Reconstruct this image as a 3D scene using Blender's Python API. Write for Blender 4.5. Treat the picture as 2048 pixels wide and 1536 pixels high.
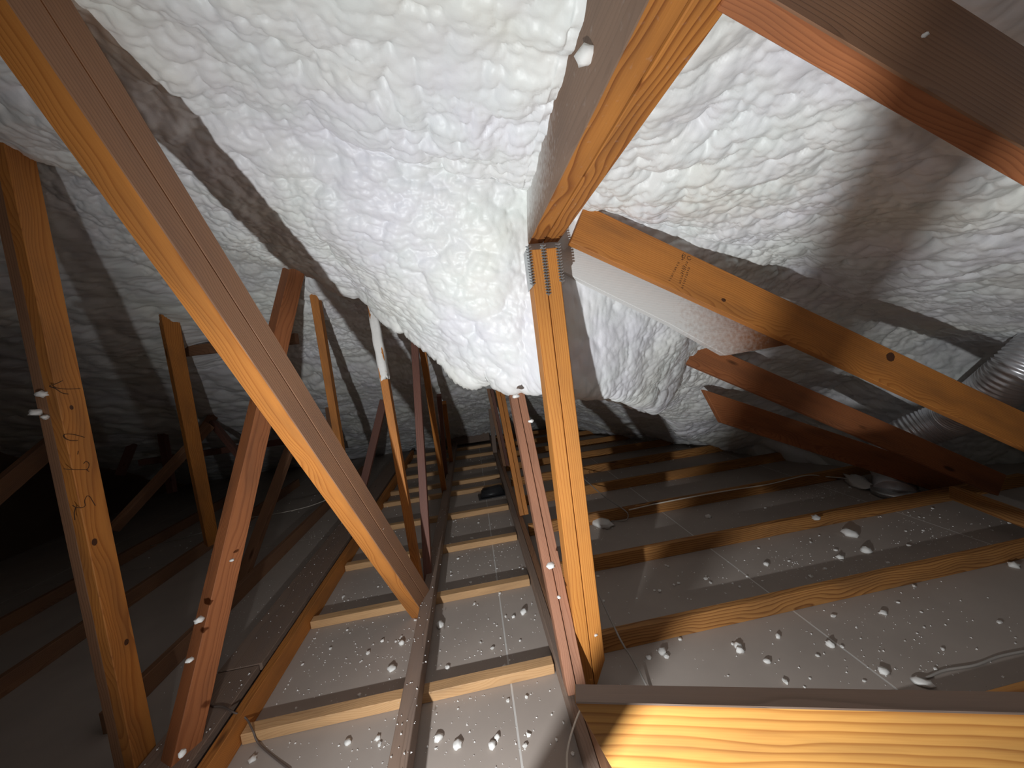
import bpy, bmesh, math, random
import numpy as np
from mathutils import Vector, Matrix
random.seed(7); rng = np.random.default_rng(11)
for o in list(bpy.data.objects): bpy.data.objects.remove(o)
scn = bpy.context.scene
COL = scn.collection

# ---------------------------------------------------------------- camera, light, exposure
FPX, CAMH = 720.0, 1.40
yaw, pit, rol = math.radians(6.47), math.radians(-3.75), math.radians(-7.2)
cy, sy, cp, sp, cr, sr = math.cos(yaw), math.sin(yaw), math.cos(pit), math.sin(pit), math.cos(rol), math.sin(rol)
FW = Vector((sy*cp, cy*cp, sp)); R0 = Vector((cy, -sy, 0)); U0 = R0.cross(FW)
RT = cr*R0 + sr*U0; UP = -sr*R0 + cr*U0
CAM = Vector((0, 0, CAMH))
cam_d = bpy.data.cameras.new('camera'); cam = bpy.data.objects.new('camera', cam_d); COL.objects.link(cam)
cam_d.sensor_fit = 'HORIZONTAL'; cam_d.sensor_width = 36.0; cam_d.lens = 36.0*FPX/2048.0
cam_d.clip_start = 0.02; cam_d.clip_end = 60
M = Matrix.Identity(4)
for i, v in enumerate((RT, UP, -FW)):
    for k in range(3): M[k][i] = v[k]
M.translation = CAM; cam.matrix_world = M
scn.camera = cam

scn.view_settings.view_transform = 'Standard'; scn.view_settings.look = 'None'
scn.view_settings.gamma = 1.0; scn.view_settings.use_curve_mapping = False
scn.view_settings.exposure = 0.0

w = bpy.data.worlds.new('attic_dark'); scn.world = w; w.use_nodes = True
w.node_tree.nodes['Background'].inputs[0].default_value = (0.55, 0.36, 0.24, 1)
w.node_tree.nodes['Background'].inputs[1].default_value = 0.05

LPOS = Vector((-0.52, 0.08, 0.64)); LAIM = Vector((0.44, 1.5, 0.88))
ld = bpy.data.lights.new('work_light', 'SPOT'); ld.energy = 143; ld.color = (0.95, 0.98, 1.0)
ld.spot_size = math.radians(156); ld.spot_blend = 1.0; ld.shadow_soft_size = 0.017
lo = bpy.data.objects.new('work_light', ld); COL.objects.link(lo)
lo.location = LPOS; lo.rotation_euler = (LAIM-LPOS).to_track_quat('-Z', 'Y').to_euler()

# added fill lamp beside the lens: a weak source lifting the deepest shadows
pd_ = bpy.data.lights.new('lens_fill_light', 'POINT'); pd_.energy = 3.8; pd_.color = (0.96, 0.98, 1.0); pd_.shadow_soft_size = 0.02
po_ = bpy.data.objects.new('lens_fill_light', pd_); COL.objects.link(po_); po_.location = (-0.03, -0.04, 1.45)

# ---------------------------------------------------------------- helpers
def ray(px, py): return FW + RT*((px-1024)/FPX) - UP*((py-768)/FPX)
def P(px, py, x=None, y=None, z=None, d=None):
    """world point seen in that direction, on the plane x=, y= or z=, or at depth d"""
    r = ray(px, py)
    if x is not None: t = x/r.x
    elif y is not None: t = y/r.y
    elif z is not None: t = (z-CAMH)/r.z
    else: t = d
    return CAM + r*t
def tag(o, label=None, cat=None, group=None, kind=None):
    if label: o['label'] = label
    if cat: o['category'] = cat
    if group: o['group'] = group
    if kind: o['kind'] = kind
    return o
def empty(name, loc=(0, 0, 0)):
    o = bpy.data.objects.new(name, None); COL.objects.link(o); o.location = loc
    o.empty_display_size = 0.05; return o
def link(name, me, mat=None, parent=None, mw=None):
    o = bpy.data.objects.new(name, me); COL.objects.link(o)
    if mat is not None and not me.materials: me.materials.append(mat)
    if mw is not None: o.matrix_world = mw
    if parent is not None:
        o.parent = parent; o.matrix_parent_inverse = Matrix.Translation(parent.location).inverted()
    return o
def from_bm(bm, name, smooth=False):
    me = bpy.data.meshes.new(name); bm.to_mesh(me); bm.free()
    if smooth:
        for p in me.polygons: p.use_smooth = True
    return me
def box_mesh(L, wd, ht, name='board', bev=0.0022, cut0=(0, 0), cut1=(0, 0), segs=1):
    """box: X 0..L, Y +-wd/2, Z +-ht/2; cut = shift of the end in X per (y, z) side: angled cuts"""
    bm = bmesh.new(); vs = []
    for ix in (0, 1):
        c = cut1 if ix else cut0
        for yy in (-1, 1):
            for zz in (-1, 1):
                vs.append(bm.verts.new((ix*L + c[0]*yy + c[1]*zz, yy*wd/2, zz*ht/2)))
    for f in ((0,1,3,2), (4,6,7,5), (0,4,5,1), (2,3,7,6), (0,2,6,4), (1,5,7,3)):
        bm.faces.new([vs[i] for i in f])
    bmesh.ops.recalc_face_normals(bm, faces=bm.faces[:])
    if bev: bmesh.ops.bevel(bm, geom=bm.edges[:], offset=bev, segments=segs, affect='EDGES', profile=0.6)
    return from_bm(bm, name)
def frame(p0, p1, ref):
    X = (Vector(p1)-Vector(p0)).normalized(); Z = Vector(ref); Z = (Z - X*Z.dot(X)).normalized(); Y = Z.cross(X)
    m = Matrix.Identity(4)
    for i, v in enumerate((X, Y, Z)):
        for k in range(3): m[k][i] = v[k]
    m.translation = Vector(p0); return m
def board(name, p0, p1, wd, ht, ref, mat, parent=None, mat2=None, dir2=None, **kw):
    """board from p0 to p1; ht is measured along ref, wd across it; faces towards dir2 take the second wood mat2"""
    p0, p1 = Vector(p0), Vector(p1); fr = frame(p0, p1, ref)
    me = box_mesh((p1-p0).length, wd, ht, name, **kw); me.materials.append(mat)
    if mat2:
        me.materials.append(mat2); r3 = fr.to_3x3()
        for f in me.polygons:
            if (r3 @ f.normal).dot(Vector(dir2).normalized()) > .6: f.material_index = 1
    return link(name, me, None, parent, fr)
def prism(name, pts, n, th, mat, parent=None, bev=0.002):
    """polygon of world points extruded along n by th"""
    n = Vector(n).normalized()*th; c = sum((Vector(p) for p in pts), Vector())/len(pts)
    bm = bmesh.new(); a = [bm.verts.new(Vector(p)-c) for p in pts]; b = [bm.verts.new(Vector(p)-c+n) for p in pts]
    bm.faces.new(a); bm.faces.new(b[::-1])
    for i in range(len(pts)):
        j = (i+1) % len(pts); bm.faces.new((a[i], b[i], b[j], a[j]))
    bmesh.ops.recalc_face_normals(bm, faces=bm.faces[:])
    if bev: bmesh.ops.bevel(bm, geom=bm.edges[:], offset=bev, segments=1, affect='EDGES')
    return link(name, from_bm(bm, name), mat, parent, Matrix.Translation(c))
def smooth_path(pts, n=8):
    pts = [Vector(p) for p in pts]; out = []
    for i in range(len(pts)-1):
        a = pts[max(i-1, 0)]; b = pts[i]; c = pts[i+1]; d = pts[min(i+2, len(pts)-1)]
        for k in range(n):
            t = k/n
            out.append(0.5*((2*b)+(c-a)*t+(2*a-5*b+4*c-d)*t*t+(3*b-a-3*c+d)*t**3))
    return out+[pts[-1]]
def sweep(path, rad, seg=8, cap=True):
    """tube mesh along a path; rad is a number or a list"""
    n = len(path); rad = rad if hasattr(rad, '__len__') else [rad]*n
    verts = []; faces = []; nrm = None
    for i in range(n):
        t = (path[min(i+1, n-1)]-path[max(i-1, 0)]).normalized()
        if nrm is None: nrm = t.orthogonal().normalized()
        nrm = (nrm - t*nrm.dot(t)).normalized(); b = t.cross(nrm)
        for k in range(seg):
            a = 2*math.pi*k/seg; verts.append(path[i]+(nrm*math.cos(a)+b*math.sin(a))*rad[i])
    for i in range(n-1):
        for k in range(seg):
            k2 = (k+1) % seg; faces.append((i*seg+k, i*seg+k2, (i+1)*seg+k2, (i+1)*seg+k))
    if cap: faces += [tuple(range(seg))[::-1], tuple((n-1)*seg+k for k in range(seg))]
    return verts, faces
def tube(name, pts, rad, mat, parent=None, seg=8, n=8, smooth=True):
    path = smooth_path(pts, n) if n else [Vector(p) for p in pts]
    o0 = path[0].copy(); v, f = sweep([p-o0 for p in path], rad, seg)
    me = bpy.data.meshes.new(name); me.from_pydata(v, [], f)
    for p in me.polygons: p.use_smooth = smooth
    return link(name, me, mat, parent, Matrix.Translation(o0))

# ---------------------------------------------------------------- materials
class NT:
    def __init__(s, name):
        s.m = bpy.data.materials.new(name); s.m.use_nodes = True; s.t = s.m.node_tree
        s.b = s.t.nodes['Principled BSDF']
    def n(s, typ, **kw):
        nd = s.t.nodes.new(typ)
        for k, v in kw.items():
            if k.startswith('i_'):
                key = k[2:]; key = int(key) if key.isdigit() else key.replace('_', ' ')
                nd.inputs[key].default_value = v
            else: setattr(nd, k, v)
        return nd
    def l(s, a, b): s.t.links.new(a, b)
    def math(s, op, a, b=None):
        nd = s.n('ShaderNodeMath', operation=op)
        for i, v in enumerate((a, b)):
            if v is None: continue
            if isinstance(v, (int, float)): nd.inputs[i].default_value = v
            else: s.l(v, nd.inputs[i])
        return nd.outputs[0]
    def mix(s, fac, a, b):
        nd = s.n('ShaderNodeMix', data_type='RGBA')
        for i, v in ((0, fac), (6, a), (7, b)):
            if isinstance(v, (int, float)): nd.inputs[i].default_value = v
            elif isinstance(v, tuple): nd.inputs[i].default_value = (*v, 1)
            else: s.l(v, nd.inputs[i])
        return nd.outputs[2]
    def ramp(s, fac, stops):
        nd = s.n('ShaderNodeValToRGB'); e = nd.color_ramp.elements
        while len(e) > 1: e.remove(e[0])
        for i, (p, c) in enumerate(stops):
            el = e[0] if i == 0 else e.new(p); el.position = p
            el.color = (c, c, c, 1) if isinstance(c, (int, float)) else (*c, 1)
        s.l(fac, nd.inputs[0]); return nd.outputs[0]

def wood(name, light, dark, grime=(0.06, 0.04, 0.03), ring=45, knots=0.10, rough=0.62, ringmix=0.6, grimefac=0.4, spray=None, wob=0.022):
    t = NT(name)
    tc = t.n('ShaderNodeTexCoord').outputs['Object']; rnd = t.n('ShaderNodeObjectInfo').outputs['Random']
    sep = t.n('ShaderNodeSeparateXYZ'); t.l(tc, sep.inputs[0]); X, Y, Z = sep.outputs
    shift = t.math('MULTIPLY', rnd, 37.0); Xs = t.math('ADD', X, shift)
    def comb(a, b, c):
        nd = t.n('ShaderNodeCombineXYZ')
        for i, v in enumerate((a, b, c)):
            if isinstance(v, (int, float)): nd.inputs[i].default_value = v
            else: t.l(v, nd.inputs[i])
        return nd.outputs[0]
    lowv = comb(t.math('MULTIPLY', Xs, 2.2), t.math('MULTIPLY', Y, 5), t.math('MULTIPLY', Z, 5))
    low = t.n('ShaderNodeTexNoise', i_Scale=1.0, i_Detail=2.0); t.l(lowv, low.inputs['Vector'])
    dy = t.math('MULTIPLY', t.math('SUBTRACT', low.outputs[0], 0.5), wob*6)
    # knots
    kv = comb(t.math('MULTIPLY', Xs, 2.4), t.math('MULTIPLY', Y, 9), t.math('MULTIPLY', Z, 9))
    vor = t.n('ShaderNodeTexVoronoi', i_Scale=1.0); t.l(kv, vor.inputs['Vector'])
    kd = vor.outputs['Distance']
    bend = t.math('MULTIPLY', t.math('POWER', t.math('MAXIMUM', t.math('SUBTRACT', 0.5, kd), 0.0), 2.0), 0.06)
    oy = t.math('ADD', t.math('MULTIPLY', t.math('SUBTRACT', t.math('FRACT', t.math('MULTIPLY', rnd, 7.31)), 0.5), 0.16), dy)
    oz = t.math('ADD', t.math('MULTIPLY', t.math('FRACT', t.math('MULTIPLY', rnd, 3.77)), 0.06), 0.035)
    rv = comb(0.0, t.math('ADD', t.math('ADD', Y, oy), t.math('MULTIPLY', X, 0.012)), t.math('ADD', t.math('ADD', Z, oz), bend))
    wv = t.n('ShaderNodeTexWave', wave_type='RINGS', rings_direction='X', wave_profile='SAW', i_Scale=ring, i_Distortion=1.2, i_Detail=2.0)
    wv.inputs['Detail Scale'].default_value = 1.5; t.l(rv, wv.inputs['Vector'])
    rings = t.ramp(wv.outputs['Fac'], [(0.0, 0.0), (0.55, 0.25), (0.9, 1.0), (1.0, 0.1)])
    fv = comb(t.math('MULTIPLY', Xs, 6.0), t.math('MULTIPLY', Y, 260), t.math('MULTIPLY', Z, 260))
    fib = t.n('ShaderNodeTexNoise', i_Scale=1.0, i_Detail=3.0); t.l(fv, fib.inputs['Vector'])
    fac = t.math('ADD', t.math('MULTIPLY', rings, ringmix), t.math('MULTIPLY', t.math('SUBTRACT', fib.outputs[0], 0.5), 0.5))
    fac = t.math('MINIMUM', t.math('MAXIMUM', fac, 0.0), 1.0)
    c = t.mix(fac, light, dark)
    # broad tone variation, then grime patches and knots
    bn = t.n('ShaderNodeTexNoise', i_Scale=1.0, i_Detail=4.0)
    t.l(comb(t.math('MULTIPLY', Xs, 3.0), t.math('MULTIPLY', Y, 14), t.math('MULTIPLY', Z, 14)), bn.inputs['Vector'])
    gm = t.ramp(bn.outputs[0], [(0.42, 0.0), (0.75, 1.0)])
    c = t.mix(t.math('MULTIPLY', gm, grimefac), c, grime)
    kmask = t.ramp(kd, [(0.0, 1.0), (knots*0.8, 1.0), (knots*1.5+0.001, 0.0)])
    kk = t.math('GREATER_THAN', t.math('FRACT', t.math('MULTIPLY', vor.outputs['Color'], 5.0)), 0.45)
    c = t.mix(t.math('MULTIPLY', t.math('MULTIPLY', kmask, kk), 0.85), c, (0.055, 0.022, 0.010))
    if spray:
        # foam overspray: a dusting that has its own shape, thick at one end of the board
        x0, x1, z0, z1 = spray
        sx = t.n('ShaderNodeMapRange'); t.l(X, sx.inputs[0]); sx.inputs[1].default_value = x0; sx.inputs[2].default_value = x1
        if z0 != z1:
            sz = t.n('ShaderNodeMapRange'); t.l(Z, sz.inputs[0]); sz.inputs[1].default_value = z0; sz.inputs[2].default_value = z1
            m = t.math('MULTIPLY', sx.outputs[0], sz.outputs[0])
        else: m = sx.outputs[0]
        nz = t.n('ShaderNodeTexNoise', i_Scale=60.0, i_Detail=6.0); t.l(tc, nz.inputs['Vector'])
        m = t.math('ADD', t.math('MULTIPLY', m, 1.5), t.math('MULTIPLY', t.math('SUBTRACT', nz.outputs[0], 0.62), 0.9))
        m = t.math('MINIMUM', t.math('MAXIMUM', m, 0.0), 0.95)
        c = t.mix(m, c, (0.70, 0.70, 0.68))
    t.l(c, t.b.inputs['Base Color']); t.b.inputs['Roughness'].default_value = rough
    t.b.inputs['Specular IOR Level'].default_value = 0.3
    bp = t.n('ShaderNodeBump', i_Strength=0.25, i_Distance=0.002); t.l(fac, bp.inputs['Height']); t.l(bp.outputs[0], t.b.inputs['Normal'])
    return t.m
W_ORANGE = wood('orange_pine', (0.56, 0.22, 0.05), (0.30, 0.085, 0.015))
W_GOLD   = wood('golden_pine', (0.70, 0.35, 0.09), (0.34, 0.11, 0.018), ring=15, knots=0.05, ringmix=0.75, grimefac=0.3, wob=0.014)
W_POST   = wood('straight_grain_pine', (0.60, 0.25, 0.055), (0.36, 0.11, 0.02), ring=40, knots=0.0, ringmix=0.6, grimefac=0.2, wob=0.003)
W_RED    = wood('red_brown_pine', (0.40, 0.145, 0.055), (0.20, 0.06, 0.022))
W_BROWN  = wood('brown_pine', (0.30, 0.155, 0.085), (0.17, 0.08, 0.04), grime=(0.14, 0.085, 0.065))
W_DUSK   = wood('dusty_grey_brown_pine', (0.27, 0.19, 0.145), (0.17, 0.115, 0.085), grime=(0.18, 0.15, 0.14), knots=0.05)
W_TAN    = wood('pale_tan_pine', (0.62, 0.38, 0.19), (0.42, 0.22, 0.09), ringmix=0.45)
W_MAROON = wood('maroon_stained_pine', (0.20, 0.09, 0.065), (0.12, 0.05, 0.035), grime=(0.10, 0.06, 0.06), knots=0.04)
W_JOIST  = wood('striped_joist_pine', (0.50, 0.24, 0.075), (0.22, 0.08, 0.022), ring=26, ringmix=0.95)
W_BEAM   = wood('oversprayed_ridge_pine', (0.50, 0.20, 0.045), (0.22, 0.065, 0.014), ring=18, knots=0.0, ringmix=0.9, spray=(1.62, 2.0, -0.04, 0.09), grimefac=0.3)
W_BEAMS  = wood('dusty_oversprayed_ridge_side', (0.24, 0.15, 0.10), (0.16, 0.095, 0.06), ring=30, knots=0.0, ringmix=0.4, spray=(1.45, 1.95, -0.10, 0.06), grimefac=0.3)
W_GUSS   = wood('oversprayed_jack_pine', (0.34, 0.15, 0.07), (0.20, 0.08, 0.035), spray=(0.50, -0.12, 0, 0), knots=0.0)
W_WEBW   = wood('dripped_web_pine', (0.36, 0.17, 0.10), (0.24, 0.10, 0.055), knots=0.03)

def foam_mat():
    t = NT('spray_foam'); tc = t.n('ShaderNodeTexCoord').outputs['Object']
    n1 = t.n('ShaderNodeTexNoise', i_Scale=2.2, i_Detail=3.0); t.l(tc, n1.inputs['Vector'])
    n2 = t.n('ShaderNodeTexNoise', i_Scale=6.0, i_Detail=2.0); t.l(tc, n2.inputs['Vector'])
    c = t.mix(t.ramp(n1.outputs[0], [(0.35, 0.0), (0.65, 1.0)]), (0.80, 0.80, 0.84), (0.82, 0.83, 0.78))
    c = t.mix(t.math('MULTIPLY', t.ramp(n2.outputs[0], [(0.45, 0.0), (0.7, 1.0)]), 0.5), c, (0.78, 0.83, 0.80))
    t.l(c, t.b.inputs['Base Color']); t.b.inputs['Roughness'].default_value = 0.42
    t.b.inputs['Specular IOR Level'].default_value = 0.35
    n3 = t.n('ShaderNodeTexNoise', i_Scale=55.0, i_Detail=2.0); t.l(tc, n3.inputs['Vector'])
    bp = t.n('ShaderNodeBump', i_Strength=0.25, i_Distance=0.005); t.l(n3.outputs[0], bp.inputs['Height']); t.l(bp.outputs[0], t.b.inputs['Normal'])
    return t.m
FOAM = foam_mat()
def plain(name, col, rough=0.6, metal=0.0, noise=0.0, nscale=20, spec=0.4):
    t = NT(name)
    if noise:
        tc = t.n('ShaderNodeTexCoord').outputs['Object']; n = t.n('ShaderNodeTexNoise', i_Scale=nscale, i_Detail=5.0); t.l(tc, n.inputs['Vector'])
        c = t.mix(n.outputs[0], tuple(v*(1-noise) for v in col), tuple(min(1, v*(1+noise)) for v in col)); t.l(c, t.b.inputs['Base Color'])
    else: t.b.inputs['Base Color'].default_value = (*col, 1)
    t.b.inputs['Roughness'].default_value = rough; t.b.inputs['Metallic'].default_value = metal
    t.b.inputs['Specular IOR Level'].default_value = spec
    return t.m
DRYWALL = plain('grey_drywall_paper', (0.40, 0.345, 0.305), 0.85, noise=0.18, nscale=3.0, spec=0.15)
SEAM = plain('pale_drywall_joint', (0.62, 0.60, 0.57), 0.8)
CRUMB = plain('foam_crumb_white', (0.80, 0.79, 0.76), 0.6, noise=0.08, nscale=80)
STEEL = plain('galvanised_steel', (0.50, 0.52, 0.53), 0.38, 0.9, noise=0.2, nscale=60)
BLUE = plain('blue_grey_plate', (0.16, 0.22, 0.26), 0.5, 0.4, noise=0.3, nscale=30)
ALU = plain('aluminium_foil', (0.74, 0.74, 0.77), 0.36, 0.8)
WIREW = plain('white_cable_jacket', (0.72, 0.66, 0.58), 0.5)
WIRED = plain('dusty_dark_cable_jacket', (0.13, 0.10, 0.085), 0.6)
WIREG = plain('grey_cable_jacket', (0.36, 0.33, 0.30), 0.6)
BLACK = plain('black_plastic', (0.02, 0.02, 0.022), 0.45)
INK = plain('pencil_and_ink', (0.045, 0.022, 0.012), 0.8)
KNOT = plain('knot_wood', (0.075, 0.028, 0.012), 0.6, noise=0.4, nscale=90)
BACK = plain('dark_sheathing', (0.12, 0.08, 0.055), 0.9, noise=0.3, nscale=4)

# ---------------------------------------------------------------- spray-foamed roof underside
def hash2(i, j, s):
    h = np.sin(i*127.1 + j*311.7 + s*74.7)*43758.5453
    return h - np.floor(h)
def vnoise(x, y, s=0.0):
    i, j = np.floor(x), np.floor(y); fx, fy = x-i, y-j
    fx = fx*fx*(3-2*fx); fy = fy*fy*(3-2*fy)
    a = hash2(i, j, s); b = hash2(i+1, j, s); c = hash2(i, j+1, s); d = hash2(i+1, j+1, s)
    return (a+(b-a)*fx)*(1-fy) + (c+(d-c)*fx)*fy
def fbm(x, y, s=0.0, n=4):
    r = 0; a = 0.5
    for k in range(n): r = r + a*(vnoise(x, y, s+k)-0.5); x = x*2.03; y = y*2.03; a *= 0.5
    return r
def domes(x, y, s=0.0):
    i, j = np.floor(x), np.floor(y); best = np.zeros_like(x)
    for di in (-1, 0, 1):
        for dj in (-1, 0, 1):
            ci, cj = i+di, j+dj
            px = ci+0.15+0.7*hash2(ci, cj, s); py = cj+0.15+0.7*hash2(ci, cj, s+9.1)
            rr = 0.55+0.45*hash2(ci, cj, s+4.3)
            d2 = ((x-px)**2+(y-py)**2)/(rr*rr)
            best = np.maximum(best, np.sqrt(np.maximum(0, 1-d2))*rr)
    return best
def sstep(a, b, v):
    t = np.clip((v-a)/(b-a), 0, 1); return t*t*(3-2*t)
def smin(a, b, k):
    h = np.clip(0.5+0.5*(b-a)/k, 0, 1); return b*(1-h)+a*h - k*h*(1-h)
# plan of the front slope: x, where it starts to drop, how steeply, and where it ends in a hanging edge
SL = np.array([(-6.0, 0.8, .08, 1.10), (-2.2, 0.8, .10, 1.15), (-1.4, 0.95, .12, 1.45), (-0.8, 1.10, .28, 2.05), (-0.5, 1.20, .45, 2.10), (-0.1, 1.30, 1.10, 1.95), (0.15, 1.36, 1.75, 1.90),
               (0.30, 1.42, 2.4, 1.86), (0.44, 1.47, 5.0, 1.80), (0.56, 1.47, 4.0, 1.90), (0.75, 1.47, 2.7, 2.05), (0.90, 1.47, 1.95, 2.20), (1.30, 1.47, .80, 2.60), (1.70, 1.60, .75, 3.00), (2.2, 1.80, .73, 3.35),
               (3.0, 2.10, .76, 3.80), (3.4, 2.10, 1.27, 3.8), (3.7, 2.1, 1.8, 3.8), (6.0, 2.1, 2.0, 3.8)])
XS = np.arange(-6, 6, 0.01); ker = np.exp(-np.linspace(-2, 2, 17)**2); ker /= ker.sum()
SLS = [np.convolve(np.pad(np.interp(XS, SL[:, 0], SL[:, k]), 8, mode='edge'), ker, 'valid') for k in (1, 2, 3)]
def foam_base(x, y):
    near = 2.11-0.30*np.maximum(x-0.3, 0)-0.18*np.minimum(x-0.3, 0)
    y0, sl, yc = (np.interp(x, XS, c) for c in SLS)
    t = y-y0; k = 0.04
    front = near-sl*0.5*(t+np.sqrt(t*t+k*k))
    front = -smin(-front, -np.interp(x, [-1, 0.1, 0.2, 0.35, 0.56, 0.9, 1.3, 1.7, 3], [0.9, 1.36, 1.31, 1.27, 1.22, 1.10, 0.97, 0.72, -1]), 0.08)
    bulge = 0.06*np.exp(-(((x-1.36)/0.22)**2+((y-2.18)/0.26)**2))
    front = front-bulge
    d = -0.885*(x-2.77)-0.466*(y-4.2)
    R = 0.08+0.53*d
    far = 0.05+0.48*(6.7-y)
    back = smin(far, R, 0.2)
    s = sstep(-0.02, 0.10, y-yc+0.05*fbm(x*4, y*4, 3.0))
    return front*(1-s)+back*s
gx = lambda a, d=.0025: a[np.concatenate([[True], np.diff(a) > d])]
gxy = gx
gx = gxy(np.concatenate([np.arange(-5, -1.7, 0.03), np.arange(-1.7, 1.7, 0.0055), np.arange(1.7, 4.6, 0.014)]))
gy = gxy(np.concatenate([np.arange(-1.6, 0.25, 0.03), np.arange(0.25, 1.35, 0.0055), np.arange(1.35, 1.95, 0.0033), np.arange(1.95, 3.3, 0.0055), np.arange(3.3, 7.2, 0.02)]))
GX, GY = np.meshgrid(gx, gy); Zb = foam_base(GX, GY)
# outward (room side, downward) normal of the base surface
dzy, dzx = np.gradient(Zb, gy, gx)
nl = np.sqrt(1+dzx**2+dzy**2); NX, NY, NZ = dzx/nl, dzy/nl, -1/nl
# parametrise by stretched plan coordinates so blobs keep their size on slopes
wx = fbm(GX*3, GY*3, 1.0); wy = fbm(GX*3, GY*3, 21.0)
U = GX*1.05+0.10*wx; V = GY*1.02+0.75*(2.2-Zb)+0.10*wy
amp = 0.55+1.1*np.clip(fbm(GX*1.7, GY*1.7, 50.0, 3)+0.35, 0, 1)
patch = np.clip(2.6*(fbm(GX*2.6, GY*2.6, 91.0, 3)+0.22), 0, 1)
H = 0.055*patch*domes(U*5.5, V*5.5, 5.0) + 0.026*amp*domes(U*11, V*11, 1.0) + 0.016*amp*domes(U*20+.8*wx, V*20+.8*wy, 2.0) + (0.004+0.006*amp)*domes(U*42+1.5*wx, V*42+1.5*wy, 3.0)
H /= 1+0.25*np.minimum(np.abs(dzy), 4)
H += 0.10*fbm(GX*1.3, GY*1.3, 70.0, 3)
PX, PY, PZ = GX+NX*H, GY+NY*H, np.maximum(Zb+NZ*H, -0.012)
ny, nx = GX.shape
vs = np.stack([PX, PY, PZ], -1).reshape(-1, 3)
idx = np.arange(ny*nx).reshape(ny, nx)
q = np.stack([idx[:-1, :-1], idx[1:, :-1], idx[1:, 1:], idx[:-1, 1:]], -1).reshape(-1, 4)
keep = (vs[q][:, :, 2].max(1) > -0.011); q = q[keep]
me = bpy.data.meshes.new('ceiling'); me.vertices.add(len(vs)); me.vertices.foreach_set('co', vs.ravel())
me.loops.add(q.size); me.loops.foreach_set('vertex_index', q.ravel().astype(np.int32))
me.polygons.add(len(q)); me.polygons.foreach_set('loop_start', np.arange(0, q.size, 4, dtype=np.int32)); me.polygons.foreach_set('loop_total', np.full(len(q), 4, dtype=np.int32))
me.polygons.foreach_set('use_smooth', np.ones(len(q), dtype=bool)); me.update(calc_edges=True)
ceil = link('ceiling', me, FOAM)
tag(ceil, 'lumpy white sprayed foam covering the underside of the roof', None, None, 'structure')

# ---------------------------------------------------------------- floor: drywall sheets over the rooms below, walls out of the light
fl = link('floor', box_mesh(10.4, 9.2, 0.03, 'floor', bev=0), SEAM, None, frame((-5.4, 2.8, -0.0285), (5.0, 2.8, -0.0285), (0, 0, 1)))
tag(fl, 'grey drywall ceiling sheets seen from above between the joists', None, None, 'structure')
xs = [-5.4, -3.9, -2.65, -1.42, 0.0, 1.42, 2.84, 5.0]; ys = [-1.8, 1.0, 3.44, 5.88, 7.4]
for i in range(len(xs)-1):
    for j in range(len(ys)-1):
        g = 0.0035
        o = board('drywall_sheet', (xs[i]+g, (ys[j]+ys[j+1])/2, -0.0062), (xs[i+1]-g, (ys[j]+ys[j+1])/2, -0.0062), ys[j+1]-ys[j]-2*g, 0.0124, (0, 0, 1), DRYWALL, None, bev=0.001)
        mw = o.matrix_world.copy(); o.parent = fl; o.matrix_parent_inverse = fl.matrix_world.inverted(); o.matrix_world = mw
for x_ in xs[1:-1]:
    o = board('joint_tape', (x_, -1.7, -.0016), (x_, 7.2, -.0016), .009, .002, (0, 0, 1), SEAM, None, bev=0)
    mw = o.matrix_world.copy(); o.parent = fl; o.matrix_parent_inverse = fl.matrix_world.inverted(); o.matrix_world = mw
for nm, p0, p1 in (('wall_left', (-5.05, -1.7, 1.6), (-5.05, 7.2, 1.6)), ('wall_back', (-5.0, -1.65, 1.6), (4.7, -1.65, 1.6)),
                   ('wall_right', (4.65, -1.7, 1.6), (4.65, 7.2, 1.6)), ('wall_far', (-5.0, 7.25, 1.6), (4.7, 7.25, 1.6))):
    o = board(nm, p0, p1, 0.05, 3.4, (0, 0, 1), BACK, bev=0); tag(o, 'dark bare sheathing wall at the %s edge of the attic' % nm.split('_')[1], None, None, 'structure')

# ---------------------------------------------------------------- joists and floor timbers
def T(name, label, cat, p0, p1, wd, ht, ref, mat, group=None, **kw):
    o = board(name, p0, p1, wd, ht, ref, mat, **kw); tag(o, label, cat, group); return o
ordn = ['nearest', 'second', 'third', 'fourth', 'fifth', 'sixth', 'seventh', 'eighth', 'ninth', 'tenth']
# strapping left of the girder: small square pale strips
for k, y in enumerate((1.494, 2.137, 2.726, 3.325, 3.94, 4.29, 4.85, 5.47, 6.04)):
    T('batten', '%s pale tan batten on the floor left of the central girder' % ordn[k], 'batten', (-1.10, y+.026, .0225), (.198, y+.026, .0225), .052, .045, (0, 0, 1), W_TAN, 'pale battens on the drywall left of the girder')
# deeper joists right of the girder
for k, y in enumerate((0.93, 1.54, 2.15, 2.75, 3.36, 3.94, 4.52, 5.12, 5.72, 6.32)):
    xe = min(4.1, 2.77+(4.2-y)*0.5+0.15) if y > 2 else 4.3
    T('ceiling_joist', '%s orange ceiling joist on edge right of the central girder' % ordn[k], 'joist', (.30, y+.018, .045), (xe, y+.018, .045), .036, .09, (0, 0, 1), W_JOIST, 'joists on the drywall right of the girder')
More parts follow.
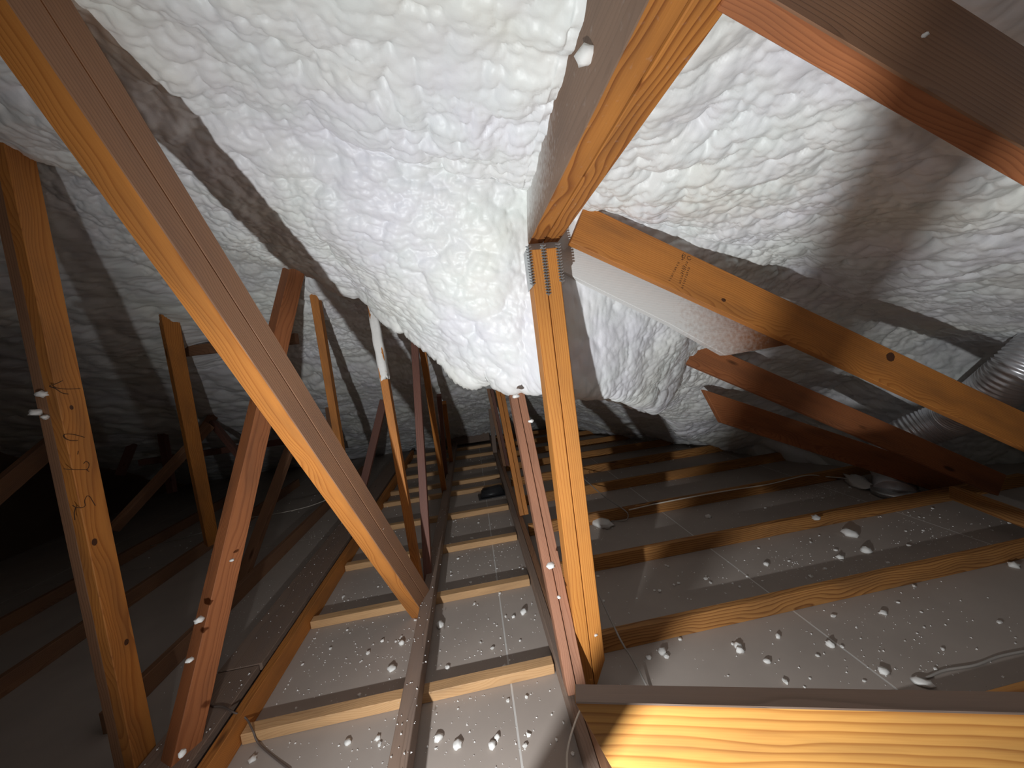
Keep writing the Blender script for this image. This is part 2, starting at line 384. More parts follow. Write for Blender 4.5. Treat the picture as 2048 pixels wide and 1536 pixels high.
# strongback along the battens, bottom chords further left
T('strongback', 'long grey-brown strongback laid over the battens down the middle', 'beam', (-.405, .75, .085), (-.405, 6.3, .085), .066, .08, (0, 0, 1), W_DUSK)
T('bottom_chord', 'orange-sided bottom chord closing off the left ends of the battens', 'beam', (-1.125, .6, .05), (-1.125, 6.2, .05), .042, .10, (0, 0, 1), W_ORANGE)
a = empty('catwalk_plank', (-1.28, 1.2, 0.08)); tag(a, 'dusty flat plank running away beside the left bottom chord, spliced near its front', 'plank')
board('plank_length', (-1.285, .6, .08), (-1.285, 1.80, .08), .20, .036, (0, 0, 1), W_DUSK, a)
board('plank_length', (-1.275, 1.805, .082), (-1.275, 5.6, .082), .20, .036, (0, 0, 1), W_DUSK, a)
for y in (1.0, 2.2, 3.4, 4.6): board('cleat', (-1.37, y, .031), (-1.19, y, .031), .04, .062, (0, 0, 1), W_BROWN, a)
T('bottom_chord', 'brown bottom chord on the floor behind the reddish leaning web', 'beam', (-1.77, 1.7, .05), (-1.77, 5.6, .05), .04, .10, (0, 0, 1), W_BROWN)
T('bottom_chord', 'dark bottom chord at far left under the vertical post with the pinkish foot', 'beam', (-2.62, 1.5, .05), (-2.62, 5.4, .05), .04, .10, (0, 0, 1), W_BROWN)
T('bottom_chord', 'unlit bottom chord furthest left, lost in the dark corner', 'beam', (-3.35, 1.6, .05), (-3.35, 5.2, .05), .04, .10, (0, 0, 1), W_BROWN)

# central girder: doubled bottom chord, end post, webs
g = empty('girder_chord', (.24, 1.0, 0)); tag(g, 'doubled brown bottom chord of the central girder, lying on the drywall', 'beam')
board('ply', (.2225, .35, .05), (.2225, 6.4, .05), .036, .10, (0, 0, 1), W_DUSK, g)
board('ply', (.2605, .35, .05), (.2605, 6.4, .05), .036, .104, (0, 0, 1), W_BROWN, g)
o = board('nail_plate', (.2815, .92, .052), (.2815, 1.36, .052), .0035, .085, (0, 0, 1), BLUE, g, bev=.0008); tag(o, 'blue-grey metal nail plate')
p = empty('girder_post', (.335, 1.37, 0)); tag(p, 'doubled orange upright post with nail plates, in the middle of the attic', 'post')
board('ply', (.3065, 1.395, .002), (.3065, 1.395, 1.80), .089, .052, (1, 0, 0), W_POST, p, cut0=(0, .055))
board('ply', (.3625, 1.395, .085), (.3625, 1.395, 1.80), .089, .054, (1, 0, 0), W_POST, p, cut0=(0, .06))
for xx, ln in ((.2785, .15), (.3345, .19), (.3915, .15)):
    pl = board('nail_plate', (xx, 1.40, 1.815), (xx, 1.40, 1.815-ln), .103, .0045, (1, 0, 0), STEEL, p, bev=.0008)
    bm = bmesh.new()                                    # bent teeth along the visible edge
    for k in range(int(ln/.0105)):
        zc = -k*.0105-.006
        v = [bm.verts.new(c) for c in ((-.0105, .002, zc+.0055), (0, -.0065, zc-.0005), (.0105, .002, zc+.0055), (.0105, .002, zc+.001), (0, -.0065, zc-.005), (-.0105, .002, zc+.001))]
        u = [bm.verts.new(x.co+Vector((0, .0035, 0))) for x in v]
        bm.faces.new(v); bm.faces.new(u[::-1])
        for i in range(6): bm.faces.new((v[i], u[i], u[(i+1) % 6], v[(i+1) % 6]))
    bmesh.ops.recalc_face_normals(bm, faces=bm.faces[:])
    t_ = link('teeth', from_bm(bm, 'teeth'), STEEL, None, Matrix.Translation((xx, 1.3462, 1.815))); mw = t_.matrix_world.copy(); t_.parent = pl; t_.matrix_parent_inverse = pl.matrix_world.inverted(); t_.matrix_world = mw
def pair(name, label, cat, p0, p1, wd, ht, side, ref, mats, gap=.003, group=None):
    """doubled timber: two plies set side by side along the direction 'side'"""
    s = Vector(side); X = (Vector(p1)-Vector(p0)).normalized(); s = (s-X*s.dot(X)).normalized()
    e = empty(name, p0); tag(e, label, cat, group)
    for k, m in zip((-1, 1), mats):
        off = s*k*(wd+gap)/2; board('ply', Vector(p0)+off, Vector(p1)+off, wd, ht, ref, m, e)
    return e
pair('girder_web', 'doubled reddish-brown web with foam drips at its top, just left of the orange post', 'web', (.245, 1.30, .10), P(1025, 752, y=1.90), .036, .089, (1, 0, 0), (0, 1, .3), (W_WEBW, W_WEBW))
pair('girder_web', 'doubled orange web behind the foam-dripped one, with a dark knot', 'web', P(1048, 1030, z=.10), P(994, 755, y=3.4), .036, .085, (1, 0, 0), (0, 1, .3), (W_ORANGE, W_ORANGE))
pair('girder_web', 'doubled dark brown web furthest along the central girder', 'web', P(1012, 930, z=.10), P(974, 750, y=4.3), .036, .085, (1, 0, 0), (0, 1, .3), (W_BROWN, W_MAROON))
T('girder_post', 'thin grey far girder post beside the dark end of the aisle', 'post', P(990, 905, z=.10), P(979, 800, y=5.2), .038, .06, (1, 0, 0), W_DUSK)

# ridge beam overhead and rafters on its right
rb = empty('ridge_beam', (.365, 1.44, 1.86)); tag(rb, 'doubled ridge beam passing overhead from the top of the central post', 'beam')
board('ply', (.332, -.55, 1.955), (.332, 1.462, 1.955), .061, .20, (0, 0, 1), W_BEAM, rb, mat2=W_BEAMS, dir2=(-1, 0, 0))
board('ply', (.396, -.55, 1.953), (.396, 1.462, 1.953), .061, .20, (0, 0, 1), W_BEAM, rb)
def rafter(label, px_b, px_t, y, th, mat, name='rafter', ext0=0.0, ext1=0.0, cat='rafter', **kw):
    """sloping board in the plane y: its bottom and top edges through two points each"""
    b0, b1 = (P(*q, y=y) for q in px_b); t0, t1 = (P(*q, y=y) for q in px_t)
    X = (b1-b0).normalized(); N = Vector((-X.z, 0, X.x));
    if N.z < 0: N = -N
    h = 0.5*((t0-b0).dot(N)+(t1-b0).dot(N))
    c0 = b0+N*h/2-X*ext0+Vector((0, th/2, 0)); c1 = b1+N*h/2+X*ext1+Vector((0, th/2, 0))
    return T(name, label, cat, c0, c1, th, h, N, mat, **kw)
rafter('nearest rafter at top right, reddish underside and broad brown side face', ((1475, -42), (2048, 297)), ((1720, -110), (2048, 79)), .45, .042, W_RED, ext1=1.5, mat2=W_BROWN, dir2=(0, -1, 0))
r2 = rafter('long orange rafter dropping right from the post top, with a printed lumber stamp', ((1141, 484), (2048, 897)), ((1348, 500), (2048, 818)), 1.40, .042, W_ORANGE, ext1=1.0)
rafter('reddish rafter emerging from the foam below the stamped rafter', ((1375, 728), (1997, 992)), ((1392, 686), (1929, 907)), 2.0, .042, W_RED, ext0=.25, ext1=.0)
rafter('dark lowest rafter meeting the joists in front of the duct base', ((1444, 846), (1843, 974)), ((1512, 803), (1792, 917)), 2.26, .042, W_RED, ext0=.10, ext1=.42, cut0=(0, -.10))
gp = [P(*q, y=1.47) for q in ((1110, 470), (1330, 560), (1585, 688), (1452, 711), (1340, 648), (1120, 540))]
gu = prism('jack_rafter', gp, (0, 1, 0), .04, W_GUSS); tag(gu, 'short jack rafter dusted white with overspray, tucked under the stamped rafter', 'rafter')
T('rafter_tie', 'brown board end lying at the right edge beyond the crossing rafters', 'beam', P(1905, 985, z=.14), P(2120, 1065, z=.14), .04, .09, (0, 0, 1), W_JOIST)

# near beam in the right foreground
T('header_beam', 'bright golden beam filling the bottom right corner, wavy grain', 'beam', P(1172, 1410, z=.65)+Vector((.018, .024, -.085)), P(2048, 1432, z=.65)+Vector((.018, .024, -.085))+Vector((.5, -.14, 0)), .046, .17, (0, 0, 1), W_GOLD, cut0=(0, -.035), mat2=W_DUSK, dir2=(0, 0, 1))  # darker mat2 on top paints in the shade of the unlit upper face

# ---------------------------------------------------------------- left side braces, posts and webs
br0, br1 = P(846, 1215, y=2.10), P(270, 350, d=.85); brX = (br1-br0).normalized()
br1e = br1+brX*.55
vv = (CAM-(br0+br1)/2); vv = (vv-brX*vv.dot(brX)).normalized(); lv = brX.cross(vv); lv = lv if lv.dot(RT) < 0 else -lv
n_o = (vv*.66+lv*.75).normalized(); n_b = n_o.cross(brX); n_b = n_b if n_b.dot(vv) > 0 else -n_b
e = empty('diagonal_brace', br0); tag(e, 'thick doubled orange brace slanting across the left half from the floor to overhead', 'brace')
for k in (-1, 1): board('ply', br0+n_o*k*.0315, br1e+n_o*k*.0315, 0.096, .0615, n_o, W_ORANGE, e, mat2=W_BROWN, dir2=n_b)  # mat2 side: browner wood, with its weaker light painted in too

def post(label, name, cat, p0, p1, wd, ht, ref, mat, **kw): return T(name, label, cat, p0, p1, wd, ht, ref, mat, **kw)
l1 = empty('corner_post', (-1.40, 1.47, .02)); tag(l1, 'tall doubled post at far left with pencil marks and dark knots', 'post')
board('ply', (-1.4475, 1.4455, .02), (-1.4475, 1.4455, 2.52), .085, .034, (1, 0, 0), W_BROWN, l1)
l1b = board('ply', (-1.4125, 1.4455, .02), (-1.4125, 1.4455, 2.52), .089, .035, (1, 0, 0), W_ORANGE, l1)
post('reddish leaning web with foam splashes, left of the thick brace', 'truss_web', 'web', P(345, 1580, d=1.32), P(592, 522, d=2.15), .089, .076, (1, -.6, 0), W_RED, mat2=W_WEBW, dir2=(-1, .3, 0))
post('brown vertical post left of the reddish leaning web, foot in view', 'truss_post', 'post', P(424, 1085, y=3.45), P(305, 470, y=2.45), .089, .06, (.8, -.6, 0), W_ORANGE)
post('slim brown post with a dark shadow beside it, right of the leaning web top', 'truss_post', 'post', P(704, 1040, y=3.05), P(626, 565, y=2.50), .06, .05, (1, 0, 0), W_ORANGE)
post('short dark post behind the slim brown post', 'truss_post', 'post', P(672, 935, y=4.3), P(655, 795, y=4.3), .06, .06, (1, 0, 0), W_BROWN)
p5 = empty('truss_post', P(845, 1190, y=2.14)); tag(p5, 'orange post whose upper part is coated in smooth white foam', 'post')
a0, a1 = P(842, 1185, y=2.17), P(738, 570, y=2.25)
board('post_body', a0, a1, .06, .045, (1, 0, 0), W_ORANGE, p5)
c0 = a0.lerp(a1, .685)
bm = bmesh.new(); fr = frame(c0, a1, (1, 0, 0)); L5 = (a1-c0).length
N5, S5 = 26, 16
ring = []
for i in range(N5+1):
    u = i/N5; row = []
    for k in range(S5):
        an = 2*math.pi*k/S5; cx, cz = math.cos(an), math.sin(an)
        sq = 1/max(abs(cx), abs(cz)); sq = min(sq, 1.25)
        tip = (0.10*(1+cz*1.0)*(1 if cx < 0 else .3)) if i == 0 else 0
        wob = 1+.07*math.sin(an*3+u*9)+.05*math.sin(u*31+k)
        row.append(bm.verts.new((u*L5+tip*(1-u), cx*sq*.034*wob*(.93 if i == 0 else 1), cz*sq*.0265*wob*(.93 if i == 0 else 1))))
    ring.append(row)
for i in range(N5):
    for k in range(S5): bm.faces.new((ring[i][k], ring[i][(k+1) % S5], ring[i+1][(k+1) % S5], ring[i+1][k]))
bmesh.ops.recalc_face_normals(bm, faces=bm.faces[:])
fc = link('foam_coating', from_bm(bm, 'foam_coating', True), CRUMB, p5, fr); tag(fc, 'smooth white foam coating')
post('dark maroon post in front of the far orange one, right of the white-topped post', 'truss_post', 'post', P(857, 1160, y=2.28), P(827, 640, y=2.75), .05, .05, (1, 0, 0), W_MAROON)
post('slender orange post between the maroon post and the end of the aisle', 'truss_post', 'post', P(890, 990, y=3.9), P(840, 665, y=2.85), .06, .05, (1, 0, 0), W_ORANGE)
post('thin dark post beside the slender orange post', 'truss_post', 'post', P(893, 965, y=4.5), P(878, 790, y=3.9), .06, .05, (1, 0, 0), W_MAROON)
post('furthest small orange post at the end of the aisle', 'truss_post', 'post', P(903, 925, y=5.0), P(888, 805, y=4.1), .05, .05, (1, 0, 0), W_ORANGE)
post('dark web leaning left behind the white-topped post', 'truss_web', 'web', P(722, 990, y=3.6), P(768, 800, y=3.7), .05, .07, (1, 0, 0), W_MAROON)
post('thin dark web tip leaning right beside the thick brace', 'truss_web', 'web', P(590, 900, y=4.2), P(622, 780, y=4.4), .04, .06, (1, 0, 0), W_MAROON)
post('brown web rising from the chord behind the reddish leaning web', 'truss_web', 'web', P(480, 1170, y=2.75), P(615, 800, y=3.9), .05, .076, (1, 0, 0), W_BROWN)
post('horizontal rail between two left posts, one end sticking out lit', 'rail', 'rail', P(345, 706, y=2.98), P(594, 677, y=2.72), .04, .075, (0, 0, 1), W_BROWN)
post('dim diagonal web behind the tall left post, rising to the right', 'truss_web', 'web', P(225, 1060, y=3.2), P(420, 850, y=3.75), .05, .09, (0, -1, .3), W_BROWN)
post('upper brown diagonal ending against the far foam', 'truss_web', 'web', P(400, 870, y=4.1), P(468, 770, y=4.3), .05, .09, (0, -1, .3), W_BROWN)
post('short dark diagonal crossing below the upper brown one', 'truss_web', 'web', P(425, 845, y=4.15), P(482, 915, y=4.0), .05, .08, (0, -1, .3), W_MAROON)
post('dim board low at the left edge slanting up to the right', 'truss_web', 'web', P(-60, 1030, y=2.3), P(110, 885, y=2.75), .05, .11, (0, -1, .3), W_BROWN)
post('dark stub beam poking out behind the tall left post near the ceiling', 'truss_web', 'web', P(40, 505, y=2.05), P(205, 403, y=2.1), .05, .12, (0, -.4, 1), W_BROWN)
post('dark upright in the shadows left of the brown vertical post', 'truss_post', 'post', P(345, 985, y=4.4), P(312, 790, y=4.5), .06, .07, (1, 0, 0), W_MAROON)
post('nearly black slanted web in the left shadows', 'truss_web', 'web', P(240, 950, y=4.6), P(272, 870, y=4.7), .05, .08, (1, 0, 0), W_MAROON)
post('dark low rail in front of the far foam at left', 'rail', 'rail', P(280, 925, y=4.5), P(600, 878, y=4.5), .05, .07, (0, 0, 1), W_MAROON)
post('dark upper post at the left edge behind the tall post', 'truss_post', 'post', P(150, 1000, y=2.6), P(20, 430, y=2.6), .08, .08, (1, 0, 0), W_BROWN)
T('end_joist', 'dusty board closing the far end of the aisle', 'beam', (-.6, 6.35, .17), (.2, 6.35, .17), .04, .25, (0, 0, 1), W_DUSK)

post('unseen leaning board added below the camera to cast the wide shadow at right', 'truss_web', 'web', (-.334, .714, .0), (-.133, .082, 1.12), .038, .054, (.56, -.83, 0), W_BROWN)  # added out of view, sized and aimed to throw the broad shadow stripe
def knot(q, plane, n, r, parent, long=1.3, tilt=0.0):
    c = P(*q, **plane); fr = frame(c, c+Vector(parent.matrix_world.col[0][:3]), n)
    bm = bmesh.new(); N = 14
    rim = [bm.verts.new((math.cos(2*math.pi*i/N)*r*long*random.uniform(.93, 1.07), math.sin(2*math.pi*i/N)*r*random.uniform(.93, 1.07), .0002)) for i in range(N)]
    mid = [bm.verts.new((v_.co.x*.6, v_.co.y*.6, .0010)) for v_ in rim]; ctr = bm.verts.new((0, 0, .0006))
    for i in range(N):
        k = (i+1) % N; bm.faces.new((rim[i], rim[k], mid[k], mid[i])); bm.faces.new((mid[i], mid[k], ctr))
    o = link('knot', from_bm(bm, 'knot', True), KNOT, None, fr); o.parent = parent; o.matrix_parent_inverse = parent.matrix_world.inverted(); o.matrix_world = fr
    return tag(o, 'dark brown knot')
bpy.context.view_layer.update()
l1p = [o_ for o_ in bpy.data.objects if o_.parent == l1][1]
for q, r_ in (((143, 815), .0065), ((189, 1084), .010), ((253, 1284), .009)): knot(q, dict(x=-1.3947), (1, 0, 0), r_, l1p)
knot((1781, 714), dict(y=1.3998), (0, -1, 0), .020, r2, 1.15)
knot((1447, 600), dict(y=1.3998), (0, -1, 0), .007, r2, 1.6)
# pencil marks on the tall left post and the lumber stamp on the long rafter
def strokes(name, lines, plane, mat, parent, rad=.0013, label=None):
    bm_v, bm_f = [], []
    for ln in lines:
        pts = [P(*q, **plane) for q in ln]; pth = smooth_path(pts, 5) if len(pts) > 2 else pts
        v, f = sweep(pth, rad, 4); b = len(bm_v); bm_v += v; bm_f += [tuple(i+b for i in x) for x in f]
    c = bm_v[0].copy(); me = bpy.data.meshes.new(name); me.from_pydata([x-c for x in bm_v], [], bm_f)
    o = link(name, me, mat, parent, Matrix.Translation(c))
    if label: tag(o, label)
    return o
def z50(pts): return [(50+a/5.12, 740+b/5.12) for a, b in pts]
for l in ([(565, 190), (430, 195), (330, 185), (250, 165)], [(385, 108), (320, 140), (250, 165), (310, 190), (380, 235), (445, 247)],
    [(610, 690), (520, 665), (440, 655), (395, 668), (410, 700), (470, 722), (540, 722)], [(545, 830), (540, 865)],
    [(395, 1012), (500, 1020), (645, 1020)], [(600, 960), (625, 935), (655, 960), (650, 1000), (630, 1020), (655, 1040)],
    [(485, 1385), (520, 1405), (575, 1412), (615, 1390), (610, 1340), (635, 1290), (665, 1300), (690, 1340), (720, 1390)], [(520, 1405), (505, 1460), (510, 1536)]):
    strokes('pencil_mark', [z50(l)], dict(x=-1.3945), INK, l1, .0011, 'dark pencilled stroke')
def z1300(pts): return [(1300+a/10.24, 480+b/10.24) for a, b in pts]
st = []
for (a0_, b0_), (a1_, b1_), n_ in (((740, 290), (640, 390), 0), ((590, 450), (385, 850), 9), ((760, 440), (600, 900), 10), ((690, 520), (640, 700), 4), ((800, 560), (650, 1000), 10)):
    for k in range(n_):
        u = (k+.5)/n_; cx_, cy_ = a0_+(a1_-a0_)*u, b0_+(b1_-b0_)*u; s_ = 20
        st.append([(cx_-s_, cy_-6), (cx_+s_, cy_+8)]) if k % 3 else st.append([(cx_-s_, cy_+8), (cx_, cy_-16), (cx_+s_, cy_+4), (cx_, cy_+18)])
st += [[(690, 270), (650, 330), (720, 300), (700, 380), (640, 400)], [(830, 350), (780, 330), (760, 380), (820, 410), (840, 380)], [(640, 345), (690, 360)], [(670, 300), (660, 420)]]
strokes('lumber_stamp', [z1300(l) for l in st], dict(y=1.3998), INK, None, .0009)
ls = bpy.data.objects['lumber_stamp']; mw = ls.matrix_world.copy(); ls.parent = r2; ls.matrix_parent_inverse = r2.matrix_world.inverted(); ls.matrix_world = mw
tag(ls, 'small dark printed lumber stamp')

# ---------------------------------------------------------------- flexible duct, cables, odds and ends
dpts = [P(1790, 990, z=.0), P(1788, 955, y=2.50), P(1776, 912, y=2.46), P(1812, 872, y=2.32), P(1902, 836, y=2.12), P(1970, 795, y=1.86), P(2034, 746, y=1.69), P(2124, 668, y=1.60)]
du = empty('flexible_duct', dpts[0]); tag(du, 'ribbed silver foil duct curving up from the floor at right', 'duct')
pth = smooth_path(dpts, 60); rr = [.124+.0048*math.sin(i*2*math.pi/5.0) for i in range(len(pth))]
v, f = sweep([q-dpts[0] for q in pth], rr, 28); dm = bpy.data.meshes.new('duct_hose'); dm.from_pydata(v, [], f)
for p_ in dm.polygons: p_.use_smooth = True
link('duct_hose', dm, ALU, du, Matrix.Translation(dpts[0]))
bc = dpts[0].copy(); bc.z = 0
tube('duct_collar', [Vector((dpts[0].x, dpts[0].y, .0)), Vector((dpts[0].x, dpts[0].y, .05))], 0.135, STEEL, du, seg=28, n=0)

def cable(label, pts, rad, mat, name='cable', n=8):
    o = tube(name, pts, rad, mat, n=n); tag(o, label, 'cable'); return o
cable('white cable drooping from the post foot past the near beam', [P(1135, 1560, z=.10), P(1134, 1510, z=.16), P(1142, 1470, z=.19), P(1158, 1425, z=.20), P(1172, 1405, z=.17), P(1192, 1397, z=.12), P(1215, 1393, z=.06), P(1240, 1392, z=.03)], .0032, WIREW)
cable('straight grey cable stretched over the joist right of the post foot', [P(1190, 1172, z=.16), P(1240, 1278, z=.105), P(1262, 1313, z=.05), P(1304, 1392, z=.006)], .0045, WIREG, n=3)
cable('dark cable sagging to the floor behind the post, right side', [P(1160, 950, z=.12), P(1205, 990, z=.10), P(1246, 1018, z=.09), P(1256, 1030, z=.05), P(1250, 1041, z=.008), P(1222, 1042, z=.006)], .0045, WIREG)
cable('thin cable lying along the third joist to the duct base', [P(1258, 1020, z=.10), P(1320, 1006, z=.095), P(1400, 991, z=.096), P(1470, 979, z=.095), P(1540, 968, z=.097), P(1612, 951, z=.10), P(1650, 953, z=.05), P(1705, 958, z=.02)], .0048, WIREW)
cable('pale cable snaking on the drywall at the right edge', [P(1835, 1362, z=.006), P(1860, 1352, z=.006), P(1890, 1340, z=.006), P(1950, 1330, z=.006), P(2000, 1312, z=.006), P(2060, 1300, z=.006)], .0045, WIREG)
cable('thin pale cable crossing the floor behind the thick brace', [P(500, 1035, z=.10), P(560, 1026, z=.105), P(620, 1012, z=.105), P(680, 990, z=.11), P(720, 985, z=.10)], .004, WIREW)
cable('faint cable across the dark floor at left', [P(300, 1092, z=.03), P(360, 1078, z=.105), P(410, 1064, z=.11), P(460, 1058, z=.06)], .004, WIREG)
cable('dark wire curling over the nearest batten at left', [P(408, 1398, z=.105), P(425, 1412, z=.102), P(445, 1413, z=.104), P(468, 1425, z=.105), P(492, 1437, z=.07), P(506, 1462, z=.05), P(520, 1490, z=.006), P(580, 1540, z=.005)], .0035, WIRED)

# black plastic cover on the floor down the aisle
bc0 = P(985, 990, z=0); bk = empty('plastic_cover', bc0); tag(bk, 'small black plastic cover lying on the drywall down the aisle', 'cover')
bm = bmesh.new(); bmesh.ops.create_cube(bm, size=1)
for v_ in bm.verts:
    v_.co.x *= .26*(1 if v_.co.z < 0 else .82); v_.co.y *= .15; v_.co.z = (v_.co.z+.5)*(.085 if v_.co.x > 0 else .065)
bmesh.ops.bevel(bm, geom=bm.edges[:], offset=.014, segments=3, affect='EDGES')
link('cover_shell', from_bm(bm, 'cover_shell', True), BLACK, bk, Matrix.Translation(bc0))
board('cover_flange', bc0+Vector((-.15, -.02, .006)), bc0+Vector((.15, 0, .006)), .17, .01, (0, 0, 1), BLACK, bk)

# foam debris
def lump_mesh(seed, sub=1, flat=.7, jag=.35):
    r = random.Random(seed); bm = bmesh.new(); bmesh.ops.create_icosphere(bm, subdivisions=sub, radius=1)
    for v_ in bm.verts:
        s = 1+r.uniform(-jag, jag); v_.co *= s; v_.co.z = (v_.co.z)*flat
    me = from_bm(bm, 'foam_lump', sub > 1); me.materials.append(CRUMB); return me
LM = [lump_mesh(i) for i in range(6)]; LB = [lump_mesh(20+i, 2, .75, .28) for i in range(4)]
def crumb(p, r, label, group=None, big=False, name='foam_crumb', stretch=(1, 1, 1)):
    o = bpy.data.objects.new(name, random.choice(LB if big else LM)); COL.objects.link(o)
    o.location = p; o.rotation_euler = (0, 0, random.uniform(0, 6.28)); o.scale = (r*stretch[0]*random.uniform(.8, 1.2), r*stretch[1]*random.uniform(.8, 1.2), r*stretch[2]*random.uniform(.8, 1.1))
    tag(o, label, 'foam crumb', group); return o
# larger pieces one can point at, on the drywall
BIG = [((880, 1250), 'chunky foam piece just right of the strongback, beyond the nearest batten', .030), ((803, 1285), 'foam piece just left of the strongback, beyond the nearest batten', .024), ((783, 1337), 'foam piece left of the strongback, close behind the nearest batten', .024),
 ((1047, 1223), 'foam piece near the girder chord, beyond the nearest batten', .026), ((1027, 1233), 'pebble-like foam bit beside the piece near the girder chord', .014), ((876, 1475), 'foam piece in the foreground right of the strongback', .022), ((915, 1489), 'shaded foam piece in the foreground between the strongback and the seam', .022),
 ((984, 1490), 'split foam piece in the foreground near the drywall seam', .024), ((994, 1474), 'round foam ball in the foreground near the drywall seam', .014), ((696, 1484), 'oval foam piece in the foreground left of the strongback', .018), ((755, 1476), 'small oval foam bit in the foreground just left of the strongback', .013), ((505, 1518), 'foam piece at the bottom left beside the bottom chord', .018),
 ((1476, 1291), 'upper of two touching foam pieces between the near beam and the nearest joist', .020), ((1479, 1300), 'lower of two touching foam pieces between the near beam and the nearest joist', .022), ((1534, 1322), 'foam piece right of the two touching ones', .018), ((1325, 1302), 'foam piece beside the post shadow in front of the nearest lit joist', .024), ((1298, 1315), 'foam bit at the edge of the post shadow', .016),
 ((1660, 1288), 'foam piece sitting on the thin drywall seam at right', .022), ((1766, 1341), 'foam piece lower right beside the end of the seam', .022), ((1766, 1225), 'flat foam piece in the bay at right, behind the seam', .018), ((1556, 1272), 'foam bit just in front of the striped joist, left of the seam', .016), ((1700, 1066), 'large ragged foam chunk between the striped joist and the one behind', .050), ((1732, 1100), 'flat foam flake below the large ragged chunk', .032),
 ((1680, 1114), 'foam pebble left of the flat flake', .024), ((1533, 1128), 'foam pebble in the bay behind the striped joist', .020), ((2028, 1130), 'foam flake at the right edge in front of the striped joist', .030), ((1632, 1035), 'foam tuft caught on the second joist', .030), ((1416, 1033), 'foam flake behind the second joist beside the shadow', .030), ((1360, 1278), 'tiny foam nub in front of the striped joist at the shadow edge', .010)]
for (q, lab, r_) in BIG:
    z_ = 0.09 if 'caught on' in lab else 0.0
    crumb(P(*q, z=z_+r_*.3), r_*.74, lab, None, True)
crumb(P(1205, 1045, z=.02), .085, 'dim ragged foam slab on the floor behind the post shadow', None, True, 'foam_slab', (1.5, .9, .5))
crumb(P(1715, 962, z=.03), .10, 'white foam slab on the floor beside the duct base', None, True, 'foam_slab', (1.7, .8, .5))
crumb(P(1845, 1364, z=.01), .022, 'white foam dab at the end of the pale cable on the right', None, True, 'foam_slab', (1.6, .8, .5))
# pieces stuck on timbers
ON = [((1175, 112), dict(x=.297), .022, 'white foam chip stuck high on the side of the ridge beam'), ((85, 788), dict(y=1.397), .014, 'upper white foam splash on the tall left post'), ((72, 825), dict(y=1.397), .017, 'larger white foam splash on the tall left post, below the other'), ((90, 834), dict(y=1.397), .011, 'small foam splash touching the larger one on the tall left post'),
 ((460, 1042), dict(d=1.66), .019, 'topmost white foam splash on the reddish leaning web'), ((466, 1050), dict(d=1.66), .009, 'tiny foam fleck under the topmost splash on the leaning web'), ((441, 1066), dict(d=1.62), .010, 'foam fleck at the left edge of the leaning web'), ((398, 1240), dict(d=1.36), .014, 'middle foam smear on the reddish leaning web'), ((379, 1320), dict(d=1.26), .010, 'lower foam fleck on the reddish leaning web'), ((364, 1506), dict(d=1.14), .011, 'lowest foam fleck near the foot of the leaning web'), ((464, 1120), dict(d=1.52), .008, 'small double fleck midway down the leaning web'),
 ((1102, 1130), dict(y=1.36), .016, 'white foam chunk on the foam-dripped girder web'), ((1118, 1194), dict(y=1.33), .008, 'foam bit low on the foam-dripped girder web'), ((1144, 831), dict(y=1.40), .009, 'foam bit stuck on the right edge of the orange post'), ((762, 1058), dict(d=1.69), .014, 'upper white foam dab on the thick brace near its foot'), ((765, 1078), dict(d=1.72), .015, 'lower white foam dab on the thick brace near its foot'), ((645, 883), dict(d=1.36), .008, 'foam fleck partway up the thick brace'), ((237, 267), dict(d=.80), .006, 'bright foam fleck high on the thick brace'),
 ((1850, 70), dict(y=.448), .0045, 'tiny foam fleck on the broad side of the nearest rafter'), ((1032, 792), dict(y=1.66), .016, 'foam drip at the top of the foam-dripped web'), ((1062, 842), dict(y=1.62), .010, 'foam flecks below the drip on the foam-dripped web'), ((1135, 1285), dict(y=1.38), .007, 'foam fleck on the left ply near the foot of the orange post'), ((1192, 1270), dict(y=1.348), .007, 'foam fleck on the right ply near the foot of the orange post'), ((1555, 1417), dict(y=.74), .007, 'tan splinter of foam on the top edge of the bright foreground beam')]
for q, pl, r_, lab in ON: crumb(P(*q, **pl), r_, lab, None, True)
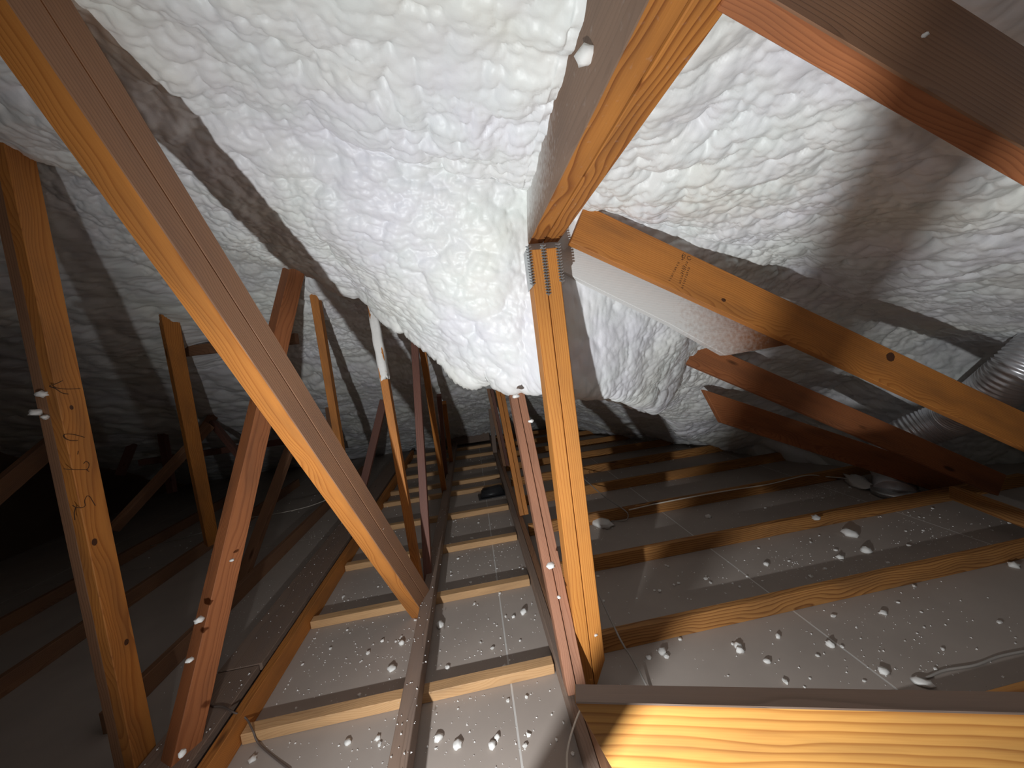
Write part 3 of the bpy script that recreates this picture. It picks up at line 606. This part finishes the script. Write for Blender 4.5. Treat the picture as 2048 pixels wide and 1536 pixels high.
# small crumbs, bay by bay
BAYS = [('in the foreground bay left of the girder', -1.05, .18, 1.0, 1.47, 42), ('between the first and second battens', -1.05, .18, 1.56, 2.12, 50), ('between the second and third battens', -1.05, .18, 2.21, 2.70, 40), ('between the third and fourth battens', -1.05, .18, 2.80, 3.30, 22),
        ('in the foreground bay right of the girder', .45, 2.3, 1.0, 1.52, 44), ('between the first and second joists right of the girder', .5, 3.2, 1.60, 2.13, 70), ('between the second and third joists right of the girder', .6, 3.2, 2.22, 2.73, 60), ('between the third and fourth joists right of the girder', .7, 3.0, 2.82, 3.34, 34), ('between the plank and the brown chord at left', -1.72, -1.42, 1.7, 3.6, 34), ('on the dusty flat plank', -1.36, -1.20, 1.3, 3.6, 18)]
tot = 0
for nm, xa, xb, ya, yb, n_ in BAYS:
    cl = [(random.uniform(xa, xb), random.uniform(ya, yb)) for _ in range(4)]
    for k in range(n_):
        if tot >= 262: break
        if random.random() < .5: x_, y_ = random.uniform(xa, xb), random.uniform(ya, yb)
        else:
            c_ = random.choice(cl); x_, y_ = random.gauss(c_[0], .16), random.gauss(c_[1], .10); x_ = min(max(x_, xa), xb); y_ = min(max(y_, ya), yb)
        r_ = .0042+.0075*random.random()**2.2
        if abs(x_+.405) < .06: continue
        z_ = .1 if 'plank' in nm and 'dusty' in nm else 0
        if xa < -1.3: zone = 'near end' if y_ < (ya+yb)/2 else 'far end'
        elif xa < 0: zone = 'beside the left chord' if x_ < -.8 else 'left of the strongback' if x_ < -.4 else 'right of the strongback' if x_ < -.1 else 'beside the girder chord'
        else: zone = ('close to the girder', 'left of mid-bay', 'right of mid-bay', 'toward the eave')[min(3, int(4*(x_-xa)/(xb-xa)))]
        kind_ = 'pea-sized' if r_ > .0072 else 'small' if r_ > .0048 else 'tiny'
        crumb((x_, y_, z_+r_*.45), r_, '%s foam crumb %s, %s' % (kind_, nm.replace(' right of the girder', ' at right'), zone), '%s foam crumbs %s, %s' % (kind_, nm, zone)); tot += 1
# finest crumbs: uncountable
V_, F_ = [], []
tet = [Vector((1, 1, 1)), Vector((-1, -1, 1)), Vector((-1, 1, -1)), Vector((1, -1, -1)), ]
def speck(p, r):
    b = len(V_); rot = Matrix.Rotation(random.uniform(0, 6.28), 3, 'Z')
    for c in ((1, 0, 0), (-.5, .87, 0), (-.5, -.87, 0), (.2, .1, .9), (0, 0, -.5)): V_.append(Vector(p)+rot @ (Vector(c)*r*random.uniform(.7, 1.3)))
    F_.extend([(b, b+1, b+3), (b+1, b+2, b+3), (b+2, b, b+3), (b+1, b, b+4), (b+2, b+1, b+4), (b, b+2, b+4)])
for nm, xa, xb, ya, yb, n_ in BAYS:
    cl = [(random.uniform(xa, xb), random.uniform(ya, yb)) for _ in range(5)]
    for k in range(n_*7):
        z_ = .1 if 'dusty' in nm else 0
        x_, y_ = random.uniform(xa, xb), random.uniform(ya, yb)
        if k % 5 < 3:
            c_ = random.choice(cl); x_, y_ = min(max(random.gauss(c_[0], .2), xa), xb), min(max(random.gauss(c_[1], .12), ya), yb)
        if abs(x_+.405) < .05 and z_ == 0: z_ = .126
        speck((x_, y_, z_+.001), .0016+.0032*random.random()**2)
for k in range(420):
    x_, y_ = random.uniform(-3.2, 3.2), random.uniform(3.4, 5.5); speck((x_, y_, .002), .004+.005*random.random())
me = bpy.data.meshes.new('foam_specks'); me.from_pydata(V_, [], F_)
o = link('foam_specks', me, CRUMB); tag(o, 'fine white foam specks scattered all over the drywall', 'foam specks', None, 'stuff')
